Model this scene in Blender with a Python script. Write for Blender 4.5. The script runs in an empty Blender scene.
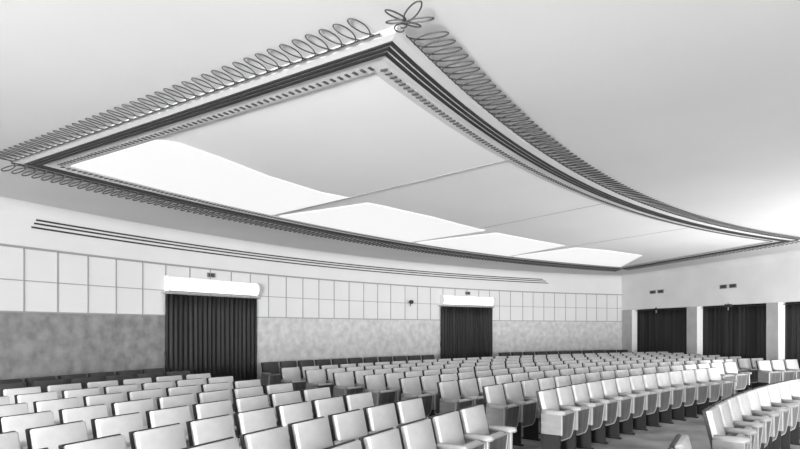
import bpy, bmesh, math, random
from mathutils import Vector, Matrix
random.seed(7)
PI = math.pi
SC = bpy.context.scene
COL = SC.collection
CAM_Z = 1.65                      # eye height; every "rel" height below is measured from it

# ------------------------------------------------------------------ camera, world, lights, exposure
cam_d = bpy.data.cameras.new('camera')
cam_d.sensor_width = 36.0
cam_d.lens = 27.0
cam_d.shift_y = 0.1294
cam_d.clip_end = 200
cam = bpy.data.objects.new('camera', cam_d)
cam.location = (0, 0, CAM_Z)
cam.rotation_euler = (PI / 2, 0, 0)
COL.objects.link(cam)
SC.camera = cam

world = bpy.data.worlds.new('world')
SC.world = world
world.use_nodes = True
world.node_tree.nodes['Background'].inputs[0].default_value = (1, 1, 1, 1)
world.node_tree.nodes['Background'].inputs[1].default_value = 2.2

def area_light(name, loc, target, size, power, size_y=None, spread=180):
    ld = bpy.data.lights.new(name, 'AREA')
    ld.spread = math.radians(spread)
    ld.energy = power
    ld.size = size
    if size_y:
        ld.shape = 'RECTANGLE'; ld.size_y = size_y
    o = bpy.data.objects.new(name, ld)
    o.location = loc
    o.rotation_euler = (Vector(target) - Vector(loc)).to_track_quat('-Z', 'Y').to_euler()
    COL.objects.link(o)
    return o
# fill light added to brighten the seats, behind the camera, on the screen side of the hall
area_light('front_fill_light', (10.0, -11, 3.0), (2, 18, 1.8), 2.5, 300)
# unseen fill lights added to brighten the ceiling, turned up at it
area_light('ceiling_fill_light', (-5.0, -8.0, 1.0), (3.0, 6.0, 3.6), 2.0, 3700)
area_light('ceiling_fill_light', (11.3, 5.5, 0.6), (6.5, 16.0, 3.6), 1.8, 520, spread=130)
area_light('ceiling_fill_light', (11.0, 9.5, 0.4), (5.5, 15.0, 3.6), 2.0, 110, spread=110)

SC.view_settings.view_transform = 'Standard'
SC.view_settings.look = 'None'
SC.view_settings.gamma = 1
SC.view_settings.use_curve_mapping = False
SC.view_settings.exposure = 0.3

# ------------------------------------------------------------------ materials
def mat(name, v, rough=0.6, noise=0.0, scale=6.0, bump=0.0, spec=0.3, stretch=None, detail=5.0):
    m = bpy.data.materials.new(name)
    m.use_nodes = True
    nt = m.node_tree
    b = nt.nodes['Principled BSDF']
    b.inputs['Base Color'].default_value = (v, v, v, 1)
    b.inputs['Roughness'].default_value = rough
    b.inputs['Specular IOR Level'].default_value = spec
    if noise or bump:
        tc = nt.nodes.new('ShaderNodeTexCoord')
        mp = nt.nodes.new('ShaderNodeMapping')
        if stretch: mp.inputs['Scale'].default_value = stretch
        nz = nt.nodes.new('ShaderNodeTexNoise')
        nz.inputs['Scale'].default_value = scale
        nz.inputs['Detail'].default_value = detail
        nt.links.new(tc.outputs['Object'], mp.inputs[0])
        nt.links.new(mp.outputs[0], nz.inputs['Vector'])
        if noise:
            r = nt.nodes.new('ShaderNodeMapRange')
            r.inputs['From Min'].default_value = 0.3
            r.inputs['From Max'].default_value = 0.7
            r.inputs['To Min'].default_value = max(0, v * (1 - noise))
            r.inputs['To Max'].default_value = min(1, v * (1 + noise))
            nt.links.new(nz.outputs[0], r.inputs['Value'])
            nt.links.new(r.outputs[0], b.inputs['Base Color'])
        if bump:
            bp = nt.nodes.new('ShaderNodeBump')
            bp.inputs['Strength'].default_value = bump
            bp.inputs['Distance'].default_value = 0.01
            nt.links.new(nz.outputs[0], bp.inputs['Height'])
            nt.links.new(bp.outputs[0], b.inputs['Normal'])
    return m

def emit(name, v, strength):
    m = bpy.data.materials.new(name)
    m.use_nodes = True
    b = m.node_tree.nodes['Principled BSDF']
    b.inputs['Base Color'].default_value = (v, v, v, 1)
    b.inputs['Emission Color'].default_value = (1, 1, 1, 1)
    b.inputs['Emission Strength'].default_value = strength
    return m

M = dict(
    ceiling=mat('ceiling_plaster', 0.70, 0.9, 0.035, 0.5, 0.0, 0.1),
    soffit=mat('panel_plaster', 0.92, 0.9, 0.02, 0.6, 0.0, 0.1),
    seam=mat('seam_paint', 0.45, 0.9),
    wall=mat('wall_plaster', 0.65, 0.85, 0.02, 1.5, 0.0, 0.1),
    wall_side=mat('side_wall_plaster', 0.72, 0.85, 0.05, 1.2, 0.0, 0.1),
    dado=mat('dado_covering', 0.53, 0.7, 0.16, 6, 0.15, 0.25, None, 8),
    dado_dark=mat('dark_dado_covering', 0.22, 0.7, 0.28, 5.0, 0.15, 0.25, None, 8),
    batten=mat('batten_paint', 0.30, 0.7),
    dark_trim=mat('dark_trim', 0.035, 0.6),
    frame=mat('moulding_paint', 0.66, 0.7),
    dentil=mat('dentil_paint', 0.08, 0.8),
    wire=mat('dark_metal_wire', 0.05, 0.45, spec=0.5),
    opal=emit('opal_glass', 0.3, 0.62),
    lamp=emit('lit_opal', 0.6, 1.2),
    curtain=mat('dark_velvet', 0.014, 0.65, 0.9, 1.6, 0.0, 0.35, (11, 11, 0.2)),
    floor=mat('dark_floor', 0.30, 0.55, 0.45, 1.6, 0.1, 0.35),
    pad=mat('light_leather', 0.54, 0.55, 0.10, 5.0, 0.12, 0.3),
    pad_dark_shaded=mat('dark_and_shaded_leather', 0.055, 0.5, 0.2, 6.0, 0.1, 0.35),  # dark rearmost rows; also paints light falloff into the left block's ninth row
    shell=mat('dark_stained_wood', 0.03, 0.5, 0.3, 4, 0, 0.3),
    wood=mat('pale_wood', 0.22, 0.45, 0.15, 3.0, 0.0, 0.35, (1, 1, 6)),
    arm=mat('armrest_wood', 0.32, 0.4, 0.15, 5.0, 0.0, 0.4),
    board=mat('seat_board_wood', 0.12, 0.45, 0.3, 3.0, 0.0, 0.35, (6, 6, 1)),
    edge=mat('pale_wood_edge', 0.42, 0.45),
    leg=mat('dark_plinth', 0.014, 0.6),
    metal=mat('grey_metal', 0.35, 0.4, spec=0.6),
    vent=mat('vent_grille', 0.07, 0.6),
    pillar=mat('pillar_plaster', 0.75, 0.8, 0.05, 2.0),
    pillar_front=mat('pillar_front_grey', 0.42, 0.8, 0.12, 3.0),
)

# ------------------------------------------------------------------ helpers
def link(name, mesh, parent=None, loc=(0, 0, 0), rz=0):
    o = bpy.data.objects.new(name, mesh)
    COL.objects.link(o)
    o.location = loc; o.rotation_euler = (0, 0, rz)
    if parent: o.parent = parent
    return o

def finish(bm, name, mats, smooth=False):
    bmesh.ops.recalc_face_normals(bm, faces=bm.faces[:])
    me = bpy.data.meshes.new(name)
    if smooth:
        for f in bm.faces: f.smooth = True
    bm.to_mesh(me); bm.free()
    if not isinstance(mats, (list, tuple)): mats = [mats]
    for m in mats: me.materials.append(m)
    return me

def obj(name, bm, mats, parent=None, smooth=False):
    return link(name, finish(bm, name, mats, smooth), parent)

def tag(o, label, cat, group=None):
    o['label'] = label; o['category'] = cat
    if group: o['group'] = group
    return o

def struct(o):
    o['kind'] = 'structure'; return o

def empty(name, loc=(0, 0, 0), rz=0):
    return link(name, None, None, loc, rz)

def box(bm, x0, x1, y0, y1, z0, z1, bev=0.0, segs=2, mtx=None, mi=0):
    b2 = bmesh.new()
    bmesh.ops.create_cube(b2, size=1)
    for v in b2.verts:
        v.co = Vector(((x0 + x1) / 2 + v.co.x * (x1 - x0), (y0 + y1) / 2 + v.co.y * (y1 - y0), (z0 + z1) / 2 + v.co.z * (z1 - z0)))
    if bev:
        bmesh.ops.bevel(b2, geom=b2.edges[:], offset=bev, segments=segs, affect='EDGES', profile=0.5)
    add(bm, b2, mtx, mi)

def add(bm, b2, mtx=None, mi=0):
    vm = {}
    for v in b2.verts:
        vm[v] = bm.verts.new(mtx @ v.co if mtx else v.co)
    for f in b2.faces:
        try:
            nf = bm.faces.new([vm[v] for v in f.verts]); nf.material_index = mi
        except ValueError:
            pass
    b2.free()

def strip(bm, A, B, closed=False, mi=0):
    """quad strip between two equally long lists of 3-D points"""
    va = [bm.verts.new(p) for p in A]; vb = [bm.verts.new(p) for p in B]
    n = len(A)
    for i in range(n if closed else n - 1):
        j = (i + 1) % n
        f = bm.faces.new((va[i], va[j], vb[j], vb[i])); f.material_index = mi

def sweep(bm, path, prof, closed=False, mi=0, capped=True):
    """path: fn(offset)->list of (x,y); prof: list of (offset,z) closed profile"""
    rings = [[bm.verts.new((p[0], p[1], z)) for p in path(d)] for d, z in prof]
    n = len(rings[0]); m = len(rings)
    for k in range(m):
        a = rings[k]; b = rings[(k + 1) % m]
        for i in range(n if closed else n - 1):
            j = (i + 1) % n
            f = bm.faces.new((a[i], a[j], b[j], b[i])); f.material_index = mi
    if not closed and capped:
        for e in (0, n - 1):
            f = bm.faces.new([r[e] for r in rings]); f.material_index = mi

def tube(bm, pts, r, sides=5, closed=False):
    n = len(pts)
    rings = []
    for i in range(n):
        a = pts[(i - 1) % n] if (closed or i) else pts[0]
        b = pts[(i + 1) % n] if (closed or i < n - 1) else pts[-1]
        t = (b - a)
        if t.length < 1e-9: t = Vector((1, 0, 0))
        t.normalize()
        up = Vector((0, 0, 1)) if abs(t.z) < 0.9 else Vector((1, 0, 0))
        s = t.cross(up).normalized(); u = s.cross(t)
        rings.append([bm.verts.new(pts[i] + r * (math.cos(2 * PI * k / sides) * s + math.sin(2 * PI * k / sides) * u)) for k in range(sides)])
    for i in range(n if closed else n - 1):
        a = rings[i]; b = rings[(i + 1) % n]
        for k in range(sides):
            bm.faces.new((a[k], a[(k + 1) % sides], b[(k + 1) % sides], b[k]))
    if not closed:
        bm.faces.new(rings[0]); bm.faces.new(rings[-1])

# ------------------------------------------------------------------ plan of the hall
OW = Vector((17.4, -0.57)); RW = 25.66          # rear wall is an arc
OS = Vector((19.6, -5.93))                      # centre of the seat rows
def wp(deg, r=RW):
    a = math.radians(deg)
    return Vector((OW.x + r * math.cos(a), OW.y + r * math.sin(a)))
RP0 = Vector((8.79, 23.2)); RD = Vector((0.2195, -0.9756)); RN = Vector((0.9756, 0.2195))   # right wall, RN points outward
def rp(t, out=0.0):
    return RP0 + RD * t + RN * out
CEIL = CAM_Z + 2.03
A_R, A_L = 108.75, 166.5
Z_DADO = CAM_Z + 0.26; Z_RAIL = CAM_Z + 1.30
COVE0 = CAM_Z + 1.80

def arc_pts(a0, a1, r, step=0.5):
    n = max(2, int(abs(a1 - a0) / step) + 1)
    return [wp(a0 + (a1 - a0) * i / (n - 1), r) for i in range(n)]

# floor and ceiling
bm = bmesh.new()
out = [(-10, -14), (18, -14), (12.2, 27), (-10, 27)]
bm.faces.new([bm.verts.new((x, y, 0)) for x, y in out])
bm2 = bm.copy()
r = bmesh.ops.extrude_face_region(bm, geom=bm.faces[:])
for v in [g for g in r['geom'] if isinstance(g, bmesh.types.BMVert)]: v.co.z = -0.2
struct(obj('floor', bm, M['floor']))
for v in bm2.verts: v.co.z = CEIL
r = bmesh.ops.extrude_face_region(bm2, geom=bm2.faces[:])
for v in [g for g in r['geom'] if isinstance(g, bmesh.types.BMVert)]: v.co.z = CEIL + 0.25
struct(obj('ceiling', bm2, M['ceiling']))

# rear wall: dado, panel zone, frieze and cove in one mesh
bm = bmesh.new()
def wallpath(d): return arc_pts(A_L, A_R, RW - d)
sweep(bm, lambda d: arc_pts(147.0, A_R, RW - d), [(0.02, 0), (0.02, Z_DADO), (-0.3, Z_DADO), (-0.3, 0)], mi=1)
sweep(bm, lambda d: arc_pts(A_L, 147.0, RW - d), [(0.02, 0), (0.02, Z_DADO), (-0.3, Z_DADO), (-0.3, 0)], mi=2)
prof = [(0, Z_DADO), (0, COVE0)]
for k in range(1, 9):
    a = PI / 2 * k / 8
    prof.append((0.27 * (1 - math.cos(a)), COVE0 + 0.27 * math.sin(a)))
prof += [(0.27, CEIL + 0.1), (-0.3, CEIL + 0.1), (-0.3, Z_DADO)]
sweep(bm, wallpath, prof, mi=0)
struct(obj('wall_rear', bm, [M['wall'], M['dado'], M['dado_dark']]))

# panel battens: two rows of panels above the dado, top rail and dado cap
PAN = [157.65, 156.34, 155.03, 153.74, 152.45, 151.14, 149.92, 148.56, 147.34, 146.02, 144.76, 143.49, 142.21, 140.95, 139.7,
       138.47, 137.22, 135.97, 134.74, 133.56, 132.24, 131.07, 129.82, 128.6, 127.4, 126.2, 125.0, 123.9, 122.87, 121.72, 120.42, 119.32,
       118.18, 117.04, 115.86, 114.74, 113.59, 112.51, 111.39, 110.28, 159.0, 160.3, 161.6, 162.9, 164.2]
bm = bmesh.new()
def hb(z0, z1, dep): sweep(bm, wallpath, [(0, z0), (dep, z0), (dep, z1), (0, z1)])
hb(Z_RAIL - 0.012, Z_RAIL + 0.022, 0.035)
zm = CAM_Z + 0.77
hb(zm - 0.008, zm + 0.008, 0.012)
hb(Z_DADO - 0.012, Z_DADO + 0.012, 0.03)
for a in PAN:
    w = math.degrees(0.009 / RW)
    sweep(bm, lambda d: [wp(a - w, RW - d), wp(a + w, RW - d)], [(0, Z_DADO), (0.012, Z_DADO), (0.012, Z_RAIL), (0, Z_RAIL)])
struct(obj('trim_1', bm, M['batten']))

# right wall: header above the openings, pillars, recess wall
Z_OP = CAM_Z + 0.70
T0, T1 = -0.75, 38.0
bm = bmesh.new()
def prism(bm, pts, z0, z1, mi=0):
    a = [bm.verts.new((p[0], p[1], z0)) for p in pts]; b = [bm.verts.new((p[0], p[1], z1)) for p in pts]
    n = len(pts)
    for i in range(n):
        j = (i + 1) % n
        bm.faces.new((a[i], a[j], b[j], b[i])).material_index = mi
    bm.faces.new(a[::-1]).material_index = mi; bm.faces.new(b).material_index = mi
# header with a rounded upper edge into the ceiling
def rwpath(d): return [rp(T0 + (T1 - T0) * i / 30, -d) for i in range(31)]
prof = [(0, Z_OP), (0, COVE0)]
for k in range(1, 9):
    a = PI / 2 * k / 8
    prof.append((0.27 * (1 - math.cos(a)), COVE0 + 0.27 * math.sin(a)))
prof += [(0.27, CEIL + 0.1), (-0.3, CEIL + 0.1), (-0.3, Z_OP)]
sweep(bm, rwpath, prof)
sweep(bm, rwpath, [(-0.85, 0), (-0.85, CEIL), (-1.0, CEIL), (-1.0, 0)])
struct(obj('wall_right', bm, M['wall_side']))
bm = bmesh.new()
pil = [(-0.3, 0.30), (3.36, 3.84), (6.60, 7.00), (10.1, 10.5), (13.6, 14.0), (17.1, 17.5)]
for a, b in pil:
    prism(bm, [rp(a, 0.004), rp(b, 0.004), rp(b, 0.28), rp(a, 0.28)], 0, Z_OP + 0.01)
    prism(bm, [rp(a, -0.008), rp(b - 0.004, -0.008), rp(b - 0.004, 0.004), rp(a, 0.004)], 0, Z_OP, 1)  # front face in a darker grey than the sides
struct(obj('trim_2', bm, [M['pillar'], M['pillar_front']]))
# left wall, outside the frame
bm = bmesh.new()
p = wp(A_L)
prism(bm, [(p.x + .05, p.y + .3), (p.x + .05, -14), (p.x - 0.3, -14), (p.x - 0.3, p.y + .3)], 0, CEIL)
struct(obj('wall_left', bm, M['wall']))

# ------------------------------------------------------------------ triple dark line on the frieze
for (z, a0, a1) in ((1.655, 156.05, 117.75), (1.725, 155.95, 118.0), (1.785, 155.87, 118.3)):
    bm = bmesh.new()
    sweep(bm, lambda d: arc_pts(a0, a1, RW - d), [(0, CAM_Z + z - .013), (0.02, CAM_Z + z - .013), (0.02, CAM_Z + z + .013), (0, CAM_Z + z + .013)])
    o = obj('wall_moulding', bm, M['dark_trim'])
    nm = {1.655: 'lowest', 1.725: 'middle', 1.785: 'topmost'}[z]
    tag(o, nm + ' of the three thin dark lines running along the curved wall below ceiling', 'moulding', 'dark lines on the frieze')

# ------------------------------------------------------------------ ceiling panel with striped moulding and wire scroll
Bc = Vector((-4.68, 7.25)); Ac = Vector((-0.02, 4.03)); Dc = Vector((9.02, 13.64)); Cc = Vector((7.56, 20.40))
def circ(p0, p1, c, n, flip=False):
    r0 = (p0 - c).length; r1 = (p1 - c).length
    a0 = math.atan2(p0.y - c.y, p0.x - c.x); a1 = math.atan2(p1.y - c.y, p1.x - c.x)
    return [c + (r0 + (r1 - r0) * i / n) * Vector((math.cos(a0 + (a1 - a0) * i / n), math.sin(a0 + (a1 - a0) * i / n))) for i in range(n + 1)]
cAD = Vector((19.91, -5.42)); cBC = Vector((20.99, -4.72))
side_AD = circ(Ac, Dc, cAD, 60)
side_BC = circ(Bc, Cc, cBC, 60)
side_AB = [Ac.lerp(Bc, i / 20) for i in range(21)]
side_DC = [Dc.lerp(Cc, i / 20) for i in range(21)]
loop = side_AD[:-1] + side_DC[:-1] + side_BC[::-1][:-1] + side_AB[::-1][:-1]
area = sum(loop[i].x * loop[(i + 1) % len(loop)].y - loop[(i + 1) % len(loop)].x * loop[i].y for i in range(len(loop)))
SGN = 1 if area > 0 else -1
CORN = (0, 60, 80, 140)
def offset_loop(d):
    res = []; n = len(loop)
    for i in range(n):
        a = (loop[i] - loop[i - 1]).normalized(); b = (loop[(i + 1) % n] - loop[i]).normalized()
        na = Vector((-a.y, a.x)) * SGN; nb = Vector((-b.y, b.x)) * SGN
        m = (na + nb).normalized(); res.append(loop[i] + m * (d / max(0.2, m.dot(na))))
    for c in CORN:                       # trim what lies beyond the mitre
        M_ = res[c].copy()
        for sg in (1, -1):
            t = (loop[(c + sg) % n] - loop[c]).normalized()
            lim = (M_ - loop[c]).dot(t)
            for j in range(1, 8):
                q = (c + sg * j) % n
                if (res[q] - loop[c]).dot(t) < lim + 0.001 * j: res[q] = M_ + t * 0.001 * j
    return res
FZ = CAM_Z + 2.0
panel = empty('ceiling_panel', (1.5, 10.5, CEIL))
tag(panel, 'huge four-cornered ceiling panel with curved sides, striped moulding, lit glass and wire scroll border', 'ceiling panel')
PO = Vector((1.5, 10.5, CEIL))
def pobj(name, bm, m, parent=panel, smooth=False):
    for v in bm.verts: v.co -= PO
    return obj(name, bm, m, parent, smooth)
bm = bmesh.new()
sweep(bm, offset_loop, [(-0.002, CEIL + 0.01), (0.0, FZ + 0.02), (0.025, FZ + 0.003), (0.10, FZ - .006), (0.27, FZ - 0.006), (0.29, FZ), (0.44, FZ), (0.450, FZ + 0.008), (0.480, FZ + 0.010), (0.49, CEIL + 0.01)], closed=True)
fr = pobj('frame_moulding', bm, M['frame'])
for d in (0.092, 0.146, 0.200):
    bm = bmesh.new()
    sweep(bm, offset_loop, [(d, FZ - .004), (d, FZ - 0.014), (d + 0.034, FZ - 0.014), (d + 0.034, FZ - .004)], closed=True)
    pobj('dark_stripe', bm, M['dark_trim'])
# dentil course
def resample(pts, step):
    L = [0]
    for a, b in zip(pts, pts[1:]): L.append(L[-1] + (b - a).length)
    n = max(2, int(round(L[-1] / step))); out = []; k = 0
    for i in range(n + 1):
        s = L[-1] * i / n
        while k < len(pts) - 2 and L[k + 1] < s: k += 1
        f = (s - L[k]) / max(1e-9, L[k + 1] - L[k])
        t = (pts[k + 1] - pts[k]).normalized()
        out.append((pts[k].lerp(pts[k + 1], f), t))
    return out
bm = bmesh.new()
ol = offset_loop(0.365)
nAD, nDC, nBC, nAB = 60, 20, 60, 20
segs = [ol[0:61], ol[60:81], ol[80:141], ol[140:] + [ol[0]]]
for sg in segs:
    for (p, t) in resample(sg, 0.077)[1:-1]:
        nrm = Vector((-t.y, t.x))
        mt = Matrix(((t.x, nrm.x, 0, p.x), (t.y, nrm.y, 0, p.y), (0, 0, 1, 0), (0, 0, 0, 1)))
        box(bm, -0.011, 0.011, -0.028, 0.028, FZ - 0.010, FZ + 0.002, mtx=mt)
pobj('dentil_course', bm, M['dentil'])
# wire scrolls, one continuous wire of loops per side
def scroll(side, dirsign, L, pitch, droop, lean=0.0, width=0.078):
    rs = resample(side, pitch)
    pts = []
    K = 20
    Ltot = sum((b - a).length for a, b in zip(side, side[1:]))
    n = len(rs) - 1; p = Ltot / n
    for i in range(n):
        p0, t0 = rs[i]; p1, t1 = rs[i + 1]
        for k in range(K):
            th = 2 * PI * k / K
            f = k / K
            base = p0.lerp(p1, f); t = t0.lerp(t1, f).normalized()
            nrm = Vector((-t.y, t.x)) * dirsign
            d = L * (1 - math.cos(th)) / 2
            s = width * math.sin(th) + lean * d
            q = base + nrm * (0.025 + d) + t * s
            pts.append(Vector((q.x, q.y, FZ - 0.004 - droop * (1 - math.cos(th)) / 2 + 0.006 * math.sin(th))))
    return pts
def outward_sign(side):
    a, b = side[len(side) // 2], side[len(side) // 2 + 1]
    t = (b - a).normalized(); n = Vector((-t.y, t.x))
    c = Vector((2.0, 11.5))
    return -1 if n.dot(c - a) > 0 else 1
side_AB_s = [Ac.lerp(Bc, 0.022)] + [Ac.lerp(Bc, i / 20) for i in range(1, 21)]
for side, L, droop, wr in ((side_AB_s, 0.25, -0.02, 0.0050), ([side_AD[0].lerp(side_AD[1], 0.45)] + side_AD[1:], 0.28, 0.006, 0.0058), (side_BC, 0.27, 0.05, 0.008), (side_DC, 0.18, 0.03, 0.006)):
    sg = outward_sign(side)
    bm = bmesh.new()
    tube(bm, scroll(side, sg, L, 0.127, droop), wr, 4)
    s = pobj('wire_scroll', bm, M['wire'], smooth=True)
    bm = bmesh.new()
    pts = []
    for (p, t) in resample(side, 0.4):
        nrm = Vector((-t.y, t.x)) * sg
        q = p + nrm * 0.022
        pts.append(Vector((q.x, q.y, FZ + 0.004)))
    tube(bm, pts, 0.006, 4)
    pobj('rim_wire', bm, M['wire'])
# corner rosette of five wire petals and a curl
rc = Vector((0.035, 3.86)); 
ros = None
for k, (dx, dy, w) in enumerate([(-0.125, -0.125, .05), (-0.125, 0.02, .045), (0.085, -0.24, .075), (0.18, -0.05, .05), (0.10, 0.05, .04)]):
    bm = bmesh.new()
    L = math.hypot(dx, dy); t = Vector((dx / L, dy / L)); n = Vector((-t.y, t.x)); pts = []
    for i in range(28):
        th = 2 * PI * i / 28
        q = rc + t * (L * (1 - math.cos(th)) / 2) + n * (w / 2 * math.sin(th) * (1.0))
        pts.append(Vector((q.x, q.y, FZ - 0.02 - 0.004 * k)))
    tube(bm, pts, 0.0055, 5, closed=True)
    pobj('rosette_petal', bm, M['wire'], smooth=True)
bm = bmesh.new(); pts = []
for i in range(40):
    th = i / 39 * 2.6 * PI
    q = Vector((-0.01, 3.965)) + Vector((math.cos(th) * 0.035 + i * .0006, math.sin(th) * 0.04 - i * 0.001))
    pts.append(Vector((q.x, q.y, FZ - 0.03 + i * .0004)))
tube(bm, pts, 0.0055, 5)
pobj('rosette_curl', bm, M['wire'], smooth=True)
# plaster soffit in four bays, each bay pitched a little so it steps at the seams
inn = offset_loop(0.475)
iAD = inn[0:61]; iDC = inn[60:81]; iBC = (inn[80:141])[::-1]; iAB = inn[140:] + [inn[0]]
def near(curve, p):
    return min(range(len(curve)), key=lambda i: (curve[i] - p).length)
divs = [(Vector((-1.57, 10.43)), Vector((1.41, 7.23))), (Vector((0.91, 13.64)), Vector((3.25, 9.76))), (Vector((3.73, 16.0)), Vector((5.8, 12.0)))]
ib = [0] + [near(iBC, d[0]) for d in divs] + [60]
ia = [0] + [near(iAD, d[1]) for d in divs] + [60]
def samp(curve, x):
    i = min(len(curve) - 2, int(x)); return curve[i].lerp(curve[i + 1], x - i)
for s in range(4):
    bm = bmesh.new(); NU, NV = 14, 12
    g = []
    for u in range(NU + 1):
        a = samp(iAD, ia[s] + (ia[s + 1] - ia[s]) * u / NU); b = samp(iBC, ib[s] + (ib[s + 1] - ib[s]) * u / NU)
        row = []
        for v in range(NV + 1):
            q = a.lerp(b, v / NV)
            z = FZ + 0.024 - 0.015 * u / NU
            row.append(bm.verts.new((q.x, q.y, z)))
        g.append(row)
    for u in range(NU):
        for v in range(NV):
            bm.faces.new((g[u][v], g[u + 1][v], g[u + 1][v + 1], g[u][v + 1]))
    # closing step up to the next bay
    if s < 3:
        low = [bm.verts.new((w.co.x, w.co.y, FZ + 0.026)) for w in g[NU]]
        for v in range(NV):
            bm.faces.new((g[NU][v], low[v], low[v + 1], g[NU][v + 1]))
    pobj('plaster_bay', bm, M['soffit'], smooth=False)
    if s < 3:                            # slim cover strip along the seam
        bm = bmesh.new()
        a = samp(iAD, ia[s + 1]); b = samp(iBC, ib[s + 1]); t = (b - a).normalized(); n_ = Vector((-t.y, t.x)) * 0.012
        prism(bm, [a - n_, b - n_, b + n_, a + n_], FZ + 0.006, FZ + 0.026)
        pobj('seam_strip', bm, M['seam'])
# lit opal glass along the rear edge of each bay
OPN = [[(-2.62, 6.42), (-2.40, 6.55), (-2.11, 7.10), (-1.73, 7.95), (-1.18, 8.85), (-0.80, 9.22)],
       [(-0.52, 9.66), (-0.3, 9.88), (0.54, 10.81), (1.2, 11.65), (1.76, 12.36)],
       [(2.03, 12.70), (2.95, 13.60), (4.02, 14.62)],
       [(4.42, 15.05), (5.42, 15.60), (6.7, 16.6)]]
bcl = offset_loop(0.482)[80:141][::-1]
OP = []
for s in range(4):
    lo = ib[s] + (0.3 if s else 0.5); hi = ib[s + 1] - (0.3 if s < 3 else 1.2)
    edge = [samp(bcl, lo + (hi - lo) * j / 12) for j in range(13)]
    OP.append([tuple(p) for p in OPN[s]] + [tuple(p) for p in edge[::-1]])
OPM = M['opal']
for k, poly in enumerate(OP):
    bm = bmesh.new()
    prism(bm, poly, FZ - 0.001, FZ + 0.006)
    o = pobj('opal_glass', bm, OPM)
    o['label'] = 'white lit opal glass'

# ------------------------------------------------------------------ curtains, door lights, vents
def pleated(bm, fn, width, z0, z1, folds, amp=0.035, seed=1):
    """fn(s, off) -> xy along the curtain, off towards the room"""
    rnd = random.Random(seed)
    N = folds * 10; ph = [rnd.uniform(-0.5, 0.5) for _ in range(folds + 2)]; am = [rnd.uniform(0.55, 1.15) for _ in range(folds + 2)]
    ZS = 6; g = []
    for i in range(N + 1):
        s = i / N; k = s * folds; kk = int(k)
        p = ph[kk] + (ph[kk + 1] - ph[kk]) * (k - kk); a = am[kk] + (am[kk + 1] - am[kk]) * (k - kk)
        col = []
        for j in range(ZS + 1):
            z = z0 + (z1 - z0) * j / ZS
            off = amp * a * (math.sin(2 * PI * k + p) + 0.25 * math.sin(4 * PI * k + 2 * p)) * (1 - 0.35 * j / ZS)
            q = fn(s * width, off)
            col.append(bm.verts.new((q.x, q.y, z)))
        g.append(col)
    for i in range(N):
        for j in range(ZS):
            bm.faces.new((g[i][j], g[i + 1][j], g[i + 1][j + 1], g[i][j + 1]))

def solidify(o, th):
    m = o.modifiers.new('thickness', 'SOLIDIFY'); m.thickness = th

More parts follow.
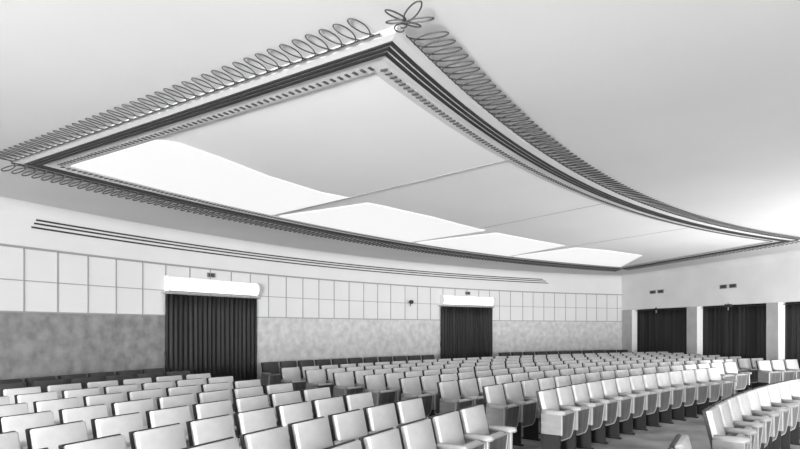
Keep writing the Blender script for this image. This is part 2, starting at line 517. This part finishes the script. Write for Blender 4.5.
def rear_door(a0, a1, curtain_label, light_label, vent_label, seed, va):
    W = math.radians(a0 - a1) * RW
    def fn(s, off): return wp(a0 - math.degrees(s / RW), RW - 0.06 - off)
    c = wp((a0 + a1) / 2, RW - 0.1)
    root = empty('door_curtain', (c.x, c.y, 0.0)); tag(root, curtain_label, 'curtain')
    bm = bmesh.new(); pleated(bm, fn, W, 0.01, CAM_Z + 0.70, 20, 0.034, seed)
    for v in bm.verts: v.co -= Vector((c.x, c.y, 0))
    o = obj('curtain_cloth', bm, M['curtain'], root, True); solidify(o, 0.004)
    bm = bmesh.new()
    pts = [Vector((*fn(W * (i / 10 * 1.06 - 0.03), 0.0), CAM_Z + 0.715)) - Vector((c.x, c.y, 0)) for i in range(11)]
    tube(bm, pts, 0.013, 8)
    rod = obj('curtain_rod', bm, M['metal'], root, True)
    bm = bmesh.new()
    for e in (0, -1):
        bmesh.ops.create_uvsphere(bm, u_segments=10, v_segments=6, radius=0.026, matrix=Matrix.Translation(pts[e]))
    obj('finial', bm, M['metal'], rod, True)
    # tieback cord and hook at the left edge
    bm = bmesh.new()
    q = wp(a0 + 0.05, RW - 0.10)
    pts = [Vector((q.x - c.x, q.y - c.y, 1.22)), Vector((q.x - c.x - .02, q.y - c.y - .01, 1.15)), Vector((q.x - c.x + .01, q.y - c.y, 0.95)), Vector((q.x - c.x, q.y - c.y, 0.70))]
    tube(bm, pts, 0.008, 6)
    obj('tieback_cord', bm, M['dark_trim'], root, True)
    # lamp box above the curtain
    cz = CAM_Z + 0.75
    root = empty('door_light', (c.x, c.y, cz)); tag(root, light_label, 'light')
    H = 0.31
    th0 = a0 - 0.06; th1 = a1 + 0.14
    def pth(d): return arc_pts(th0, th1, RW - d, 0.3)
    bm = bmesh.new()
    pr = [(0.03, cz + 0.03), (0.13, cz + 0.025), (0.185, cz + 0.09), (0.20, cz + 0.16), (0.185, cz + 0.23), (0.13, cz + H - 0.025), (0.03, cz + H - 0.03)]
    sweep(bm, pth, pr)
    for v in bm.verts: v.co -= Vector((c.x, c.y, cz))
    o = obj('diffuser', bm, M['lamp'], root)
    for zz in (cz + 0.012, cz + H - 0.005):
        bm = bmesh.new()
        sweep(bm, pth, [(0.0, zz - 0.012), (0.14, zz - 0.012), (0.14, zz + 0.01), (0.0, zz + 0.01)])
        for v in bm.verts: v.co -= Vector((c.x, c.y, cz))
        obj('housing_rail', bm, M['metal'] if zz < cz + .1 else M['wall_side'], root)
    for e, s in ((th0, 1), (th1, -1)):
        bm = bmesh.new()
        pe = [(0.0, cz), (0.14, cz), (0.205, cz + 0.08), (0.22, cz + 0.16), (0.205, cz + 0.24), (0.14, cz + H + 0.01), (0.0, cz + H + 0.01)]
        dd = math.degrees(0.012 / RW) * s
        sweep(bm, lambda d: [wp(e + dd * 0.05, RW - d), wp(e + dd * 1.5, RW - d)], pe)
        for v in bm.verts: v.co -= Vector((c.x, c.y, cz))
        obj('end_cap', bm, M['wall_side'], root)
    # vent above
    vc = wp(va, RW)
    z0 = CAM_Z + 1.17
    root = vent_box(vc, (OW - vc).normalized(), z0, 0.21, 0.105); tag(root, vent_label, 'vent', 'wall vents')

def vent_box(c, nrm, z, w, h, depth=0.03):
    """nrm points into the room"""
    rz = math.atan2(nrm.x, -nrm.y)          # local -Y faces the room
    root = empty('wall_vent', (c.x, c.y, z), rz)
    bm = bmesh.new(); box(bm, -w / 2, w / 2, -0.012, 0.006, -h / 2, h / 2)
    obj('vent_back', bm, M['vent'], root)
    bm = bmesh.new()
    t = 0.012
    box(bm, -w / 2, w / 2, -depth, 0, h / 2 - t, h / 2); box(bm, -w / 2, w / 2, -depth, 0, -h / 2, -h / 2 + t)
    box(bm, -w / 2, -w / 2 + t, -depth, 0, -h / 2 + t, h / 2 - t); box(bm, w / 2 - t, w / 2, -depth, 0, -h / 2 + t, h / 2 - t)
    obj('vent_frame', bm, M['batten'], root)
    for k in range(4):
        bm = bmesh.new(); zz = -h / 2 + t + (h - 2 * t) * (k + 0.5) / 4
        box(bm, -w / 2 + t, w / 2 - t, -depth + 0.004, -0.012, zz - 0.003, zz + 0.003)
        obj('slat', bm, M['vent'], root)
    return root

rear_door(150.02, 144.42, 'tall dark pleated curtain over the left doorway in the panelled wall',
          'long white lit lamp box above the large left doorway curtain', 'small dark vent above the left doorway lamp box', 3, 147.3)
rear_door(128.95, 123.72, 'dark pleated curtain over the doorway near the middle of the photo',
          'white lit lamp box above the smaller curtain near mid-photo', 'small dark vent above the mid-photo doorway lamp box', 5, 126.15)

names = [('leftmost', 0.30, 3.40), ('middle', 3.82, 6.62), ('right-hand', 6.98, 10.12)]
for k, (nm, t0, t1) in enumerate(names):
    W = t1 - t0
    c = rp((t0 + t1) / 2, 0.24)
    root = empty('alcove_curtain', (c.x, c.y, 0))
    lab = {'leftmost': 'dark pleated curtain between the room corner and the first pillar',
           'middle': 'dark pleated curtain between the two pillars of the right-hand wall',
           'right-hand': 'dark pleated curtain beyond the second pillar, cut by the right photo edge'}[nm]
    tag(root, lab, 'curtain')
    bm = bmesh.new(); pleated(bm, lambda s, off: rp(t0 + s, 0.24 - off), W, 0.01, Z_OP + 0.03, 17, 0.034, 11 + k)
    for v in bm.verts: v.co -= Vector((c.x, c.y, 0))
    o = obj('curtain_cloth', bm, M['curtain'], root, True); solidify(o, 0.004)
    bm = bmesh.new()
    a = rp(t0 + .01, 0.16); b = rp(t1 - .01, 0.16)
    tube(bm, [Vector((a.x - c.x, a.y - c.y, Z_OP - 0.05)), Vector((b.x - c.x, b.y - c.y, Z_OP - 0.05))], 0.012, 8)
    obj('curtain_rod', bm, M['dark_trim'], root, True)

for (t, lab) in ((1.58, 'left vent of the pair above the corner alcove curtain'), (2.02, 'right vent of the pair above the corner alcove curtain'),
                 (5.0, 'left vent of the pair above the middle alcove curtain'), (5.38, 'right vent of the pair above the middle alcove curtain')):
    root = vent_box(rp(t), -RN, CAM_Z + 1.295 if t < 3 else CAM_Z + 1.26, 0.32 if t < 3 else 0.29, 0.12)
    tag(root, 'small dark square ' + lab, 'vent', 'wall vents')
# small dark fittings hung at the head of two alcoves
for t, w, lab in ((1.78, 0.10, 'tiny dark fitting at the head of the corner alcove curtain'), (5.2, 0.26, 'small dark box fitting at the head of the middle alcove curtain')):
    p = rp(t, -0.02)
    root = empty('curtain_track_fitting', (p.x, p.y, Z_OP), math.atan2(-RN.x, RN.y)); tag(root, lab, 'fitting')
    bm = bmesh.new(); box(bm, -w / 2, w / 2, -0.03, 0.02, -0.07, 0.02, 0.008); obj('box_body', bm, M['dark_trim'], root)
    bm = bmesh.new(); box(bm, -0.012, 0.012, -0.012, 0.012, 0.02, 0.06); box(bm, -0.008, 0.008, -0.01, 0.01, -0.16, -0.07); obj('bracket', bm, M['metal'], root)

# small dark round fitting on the panelled wall
p = wp(131.89, RW - 0.02)
root = empty('wall_fitting', (p.x, p.y, CAM_Z + 0.80)); tag(root, 'small dark round fitting on the pale wall panels left of the middle doorway', 'wall fitting')
nrm = (OW - p).normalized()
bm = bmesh.new(); bmesh.ops.create_uvsphere(bm, u_segments=14, v_segments=9, radius=0.075, matrix=Matrix.Translation((nrm.x * 0.10, nrm.y * 0.10, 0)) @ Matrix.Scale(0.85, 4, (0, 0, 1)))
obj('round_head', bm, M['dark_trim'], root, True)
bm = bmesh.new(); tube(bm, [Vector((0, 0, -0.02)), Vector((nrm.x * 0.08, nrm.y * 0.08, -0.02))], 0.018, 8)
tube(bm, [Vector((nrm.x * 0.09, nrm.y * 0.09, -0.02)), Vector((nrm.x * 0.09 - .03, nrm.y * 0.09, -0.13))], 0.014, 6)
obj('bracket', bm, M['dark_trim'], root, True)

# ------------------------------------------------------------------ theatre seats
PITCH = 0.56
SW = 0.215                                  # half width of a pad
lean = Matrix.Translation((0, 0.02, 0.44)) @ Matrix.Rotation(math.radians(-13), 4, 'X') @ Matrix.Translation((0, 0, -0.44))

def me_pad(m):
    bm = bmesh.new()
    box(bm, -SW + .006, SW - .006, -0.040, 0.018, 0.40, 0.856, 0.013, 3, lean)
    return finish(bm, 'backrest_pad', m, True)
def me_shell():
    bm = bmesh.new(); box(bm, -SW - .008, SW + .008, 0.014, 0.044, 0.30, 0.868, 0.008, 2, lean)
    return finish(bm, 'back_shell', M['shell'])
def me_cushion(m):
    bm = bmesh.new()
    mt = Matrix.Translation((0, -0.145, 0.44)) @ Matrix.Rotation(math.radians(7), 4, 'X')
    box(bm, -SW + .01, SW - .01, -0.012, 0.065, -0.14, 0.15, 0.024, 3, mt)
    return finish(bm, 'seat_cushion', m, True)
def me_board():
    bm = bmesh.new()
    mt = Matrix.Translation((0, -0.145, 0.44)) @ Matrix.Rotation(math.radians(7), 4, 'X')
    # board with rounded lower corners, raised pale rim, dark field
    w = 0.218; z0 = -0.20; z1 = 0.143; r = 0.10
    def outline(i):
        pts = [(-w + i, z1 - i), (w - i, z1 - i)]
        for k in range(6):
            a = -PI / 2 * k / 5; pts.append((w - r + (r - i) * math.cos(a), z0 + r + (r - i) * math.sin(a)))
        for k in range(6):
            a = -PI / 2 - PI / 2 * k / 5; pts.append((-w + r + (r - i) * math.cos(a), z0 + r + (r - i) * math.sin(a)))
        return pts
    o = outline(0); inn_ = outline(0.012)
    V = lambda pts, y: [bm.verts.new(mt @ Vector((x, y, z))) for x, z in pts]
    back = V(o, -0.013); f = V(o, -0.036); fi = V(inn_, -0.036); rec = V(inn_, -0.030)
    n = len(o)
    def st(a, b, mi):
        for i in range(n):
            j = (i + 1) % n
            bm.faces.new((a[i], a[j], b[j], b[i])).material_index = mi
    st(back, f, 0); st(f, fi, 0); st(fi, rec, 0)
    bm.faces.new(rec).material_index = 1; bm.faces.new(back).material_index = 1
    return finish(bm, 'seat_board', [M['edge'], M['board']])
def me_panel():
    bm = bmesh.new()
    box(bm, -0.016, 0.016, -0.205, 0.060, 0.33, 0.585, 0.004, 1)
    return finish(bm, 'side_panel', M['wood'])
def me_leg():
    bm = bmesh.new()
    box(bm, -0.014, 0.014, -0.19, 0.05, 0.02, 0.335, 0.004, 1)
    box(bm, -0.030, 0.030, -0.22, 0.07, 0.0, 0.022, 0.004, 1)
    return finish(bm, 'leg', M['leg'])
def me_arm():
    bm = bmesh.new()
    # plan outline with a rounded front, slightly widened
    pts = [(-0.022, 0.05), (-0.024, -0.08), (-0.029, -0.20)]
    for k in range(9):
        a = PI + PI * k / 8; pts.append((0.030 * math.cos(a), -0.235 + 0.030 * math.sin(a)))
    pts += [(0.029, -0.20), (0.024, -0.08), (0.022, 0.05)]
    prism(bm, pts, 0.580, 0.630)
    bmesh.ops.bevel(bm, geom=[e for e in bm.edges if abs(e.verts[0].co.z - e.verts[1].co.z) < 1e-4], offset=0.009, segments=2, affect='EDGES')
    return finish(bm, 'armrest', M['arm'], True)
def me_post():
    bm = bmesh.new(); box(bm, -0.018, 0.018, -0.215, -0.204, 0.33, 0.585, 0.003, 1)
    return finish(bm, 'front_edge', M['edge'])

MS = dict(pad=me_pad(M['pad']), pad_dark_shaded=me_pad(M['pad_dark_shaded']), shell=me_shell(), cushion=me_cushion(M['pad']), cushion_dark_shaded=me_cushion(M['pad_dark_shaded']),
          board=me_board(), panel=me_panel(), leg=me_leg(), arm=me_arm(), post=me_post())

def proto_seat(dark, ends):
    """ends: x offsets of the supports this seat carries"""
    root = empty('theatre_seat')
    link('backrest_pad', MS['pad_dark_shaded' if dark else 'pad'], root)
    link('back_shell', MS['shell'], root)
    c = link('seat_cushion', MS['cushion_dark_shaded' if dark else 'cushion'], root)
    link('seat_board', MS['board'], c)
    for x in ends:
        p = link('side_panel', MS['panel'], root, (x, 0, 0))
        link('armrest', MS['arm'], p); link('front_edge', MS['post'], p)
        link('leg', MS['leg'], root, (x, 0, 0))
    return root
def copy_tree(o, parent=None):
    c = o.copy(); COL.objects.link(c)
    if parent: c.parent = parent
    for ch in o.children: copy_tree(ch, c)
    return c

def inside_right(p, margin):
    return (p - RP0).dot(RN) < -margin
def proj(p, z):
    return 400 + 600 * p.x / p.y, 328 - 600 * (z - CAM_Z) / p.y

ORD = ['first', 'second', 'third', 'fourth', 'fifth', 'sixth', 'seventh', 'eighth', 'ninth', 'tenth', 'eleventh', 'twelfth', 'thirteenth', 'fourteenth', 'fifteenth',
       'sixteenth', 'seventeenth', 'eighteenth', 'nineteenth', 'twentieth', 'twenty-first', 'twenty-second', 'twenty-third', 'twenty-fourth', 'twenty-fifth',
       'twenty-sixth', 'twenty-seventh', 'twenty-eighth', 'twenty-ninth', 'thirtieth', 'thirty-first', 'thirty-second', 'thirty-third', 'thirty-fourth']
seats = []      # (depth, pos, rz, dark, ends, label, group)
def row(block, k, r, ang0, direction, nmax, dark=False, skip=lambda a: False, zf=0.0, pitch=PITCH, margin=0.42, i0=0):
    """seats from the aisle at ang0 outward; direction -1 = towards the right of the picture"""
    n = 0
    rr = r - 0.10
    cand = []
    for i in range(nmax):
        a = ang0 + direction * math.degrees((i + 0.5) * pitch / r)
        ar = math.radians(a)
        p = OS + Vector((math.cos(ar), math.sin(ar))) * rr
        ok = p.y > 1.5 and inside_right(p, margin) and (p - OW).length < RW - 0.22 and not skip(a)
        cand.append((i, a, p, ok))
    for idx, (i, a, p, ok) in enumerate(cand):
        if not ok: continue
        x, y = proj(p, 0.86)
        vis = -45 < x < 845 and y < 470
        if not vis: continue
        prev_ok = idx > 0 and cand[idx - 1][3]; nxt_ok = idx + 1 < len(cand) and cand[idx + 1][3]
        # every seat carries its left support; the last seat to the right carries both
        right_end = (direction == -1 and not nxt_ok) or (direction == 1 and not prev_ok)
        ends = (-0.26, 0.26) if right_end else (-0.26,)
        seats.append(dict(d=p.y, p=p, rz=math.radians(a) - PI / 2, dark=dark, ends=ends, block=block, k=k, i=i + i0, z=zf, sx=pitch / 0.52))
ROW = 0.85
R0 = 22.37
ledge = [146.78, 146.38, 145.94, 145.51, 145.17, 144.84, 144.48, 144.1, 143.75]
medge = [142.97, 142.65, 142.29, 141.88, 141.63, 141.37, 141.15, 140.92]
for k in range(9):
    row('left', k, R0 + ROW * k, ledge[k], 1, 26, dark=(k == 8), pitch=0.575)  # ninth row: dim light at the rear painted as dark pads
for i in range(14):                     # the rearmost row of the left block follows the wall
    a = 150.35 + math.degrees((i + 0.5) * PITCH / (RW - 0.42))
    p = wp(a, RW - 0.36); x, y = proj(p, 0.86)
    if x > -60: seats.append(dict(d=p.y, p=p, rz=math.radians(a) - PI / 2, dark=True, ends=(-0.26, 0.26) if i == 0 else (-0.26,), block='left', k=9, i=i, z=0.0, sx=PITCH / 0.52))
for k in range(8):
    row('middle', k, R0 + ROW * k, medge[k], -1, {0: 13, 1: 17}.get(k, 40), pitch=0.512 if k == 0 else 0.535)
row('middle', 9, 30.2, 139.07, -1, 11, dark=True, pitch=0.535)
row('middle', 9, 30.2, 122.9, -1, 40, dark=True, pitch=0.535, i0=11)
row('right', 1, R0 + ROW * 1 + 0.06, 117.9, -1, 6, margin=0.12, pitch=0.545)
row('front', 0, 20.34, 144.9, -1, 20, pitch=0.545)
row('frontleft', 0, 20.34, 149.0, 1, 3, pitch=0.575)

seats.sort(key=lambda s: s['d'])
protos = {}
ROWN = {0: 'front', 1: 'second', 2: 'third', 3: 'fourth', 4: 'fifth', 5: 'sixth', 6: 'seventh', 7: 'eighth', 8: 'ninth', 9: 'rearmost'}
def describe(s):
    look = 'dark-toned padded' if s['dark'] else 'pale padded'
    n = s['i']; b = s['block']
    pos = ('aisle-end' if n == 0 else ORD[n])
    if b == 'left':
        where = '%s row of the left block' % ROWN[s['k']]; fr = 'right-hand aisle'
    elif b == 'middle':
        where = '%s row of the middle block' % ROWN[s['k']]; fr = 'left aisle'
    elif b == 'right':
        where = 'short row near the right photo edge'; fr = 'its left end'
    elif b == 'front':
        where = 'nearest right-hand row'; fr = 'its left end'
    else:
        return 'pale theatre seat cut by the bottom photo edge, ' + ('nearest the corner of right-hand row' if n == 0 else ORD[n] + ' left of the right-hand row')
    if n == 0: return '%s theatre seat at the %s end, %s' % (look, fr.replace('its ', '').replace(' end', ''), where)
    return '%s theatre seat, %s from %s, %s' % (look, ORD[n], fr, where)
NMAX = 300
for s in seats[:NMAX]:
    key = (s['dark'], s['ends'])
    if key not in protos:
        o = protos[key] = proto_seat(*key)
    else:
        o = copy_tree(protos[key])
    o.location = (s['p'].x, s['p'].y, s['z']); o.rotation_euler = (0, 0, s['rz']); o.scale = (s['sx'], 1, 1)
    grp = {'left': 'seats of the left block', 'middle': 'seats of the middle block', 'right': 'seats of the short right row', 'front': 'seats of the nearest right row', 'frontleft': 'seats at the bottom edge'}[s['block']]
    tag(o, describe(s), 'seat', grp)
# the farthest, smallest seats beyond the first three hundred
if len(seats) > NMAX:
    mats_all = [M['pad'], M['pad_dark_shaded'], M['shell'], M['edge'], M['board'], M['wood'], M['leg'], M['arm']]
    idx = {m.name: i for i, m in enumerate(mats_all)}
    bm = bmesh.new()
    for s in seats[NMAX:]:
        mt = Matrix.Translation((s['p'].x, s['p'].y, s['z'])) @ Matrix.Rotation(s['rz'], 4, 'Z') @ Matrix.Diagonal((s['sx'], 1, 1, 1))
        lst = [(MS['pad_dark_shaded' if s['dark'] else 'pad'], 0), (MS['shell'], 0), (MS['cushion_dark_shaded' if s['dark'] else 'cushion'], 0), (MS['board'], 0)]
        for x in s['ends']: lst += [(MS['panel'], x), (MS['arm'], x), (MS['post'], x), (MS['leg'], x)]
        for me, x in lst:
            mm = mt @ Matrix.Translation((x, 0, 0))
            vs = [bm.verts.new(mm @ v.co) for v in me.vertices]
            for f in me.polygons:
                nf = bm.faces.new([vs[i] for i in f.vertices]); nf.material_index = idx[me.materials[f.material_index].name]
    o = obj('theatre_seat', bm, mats_all)
    o['kind'] = 'stuff'
    tag(o, 'remaining distant theatre seats of the far right rows by the wall', 'seats')
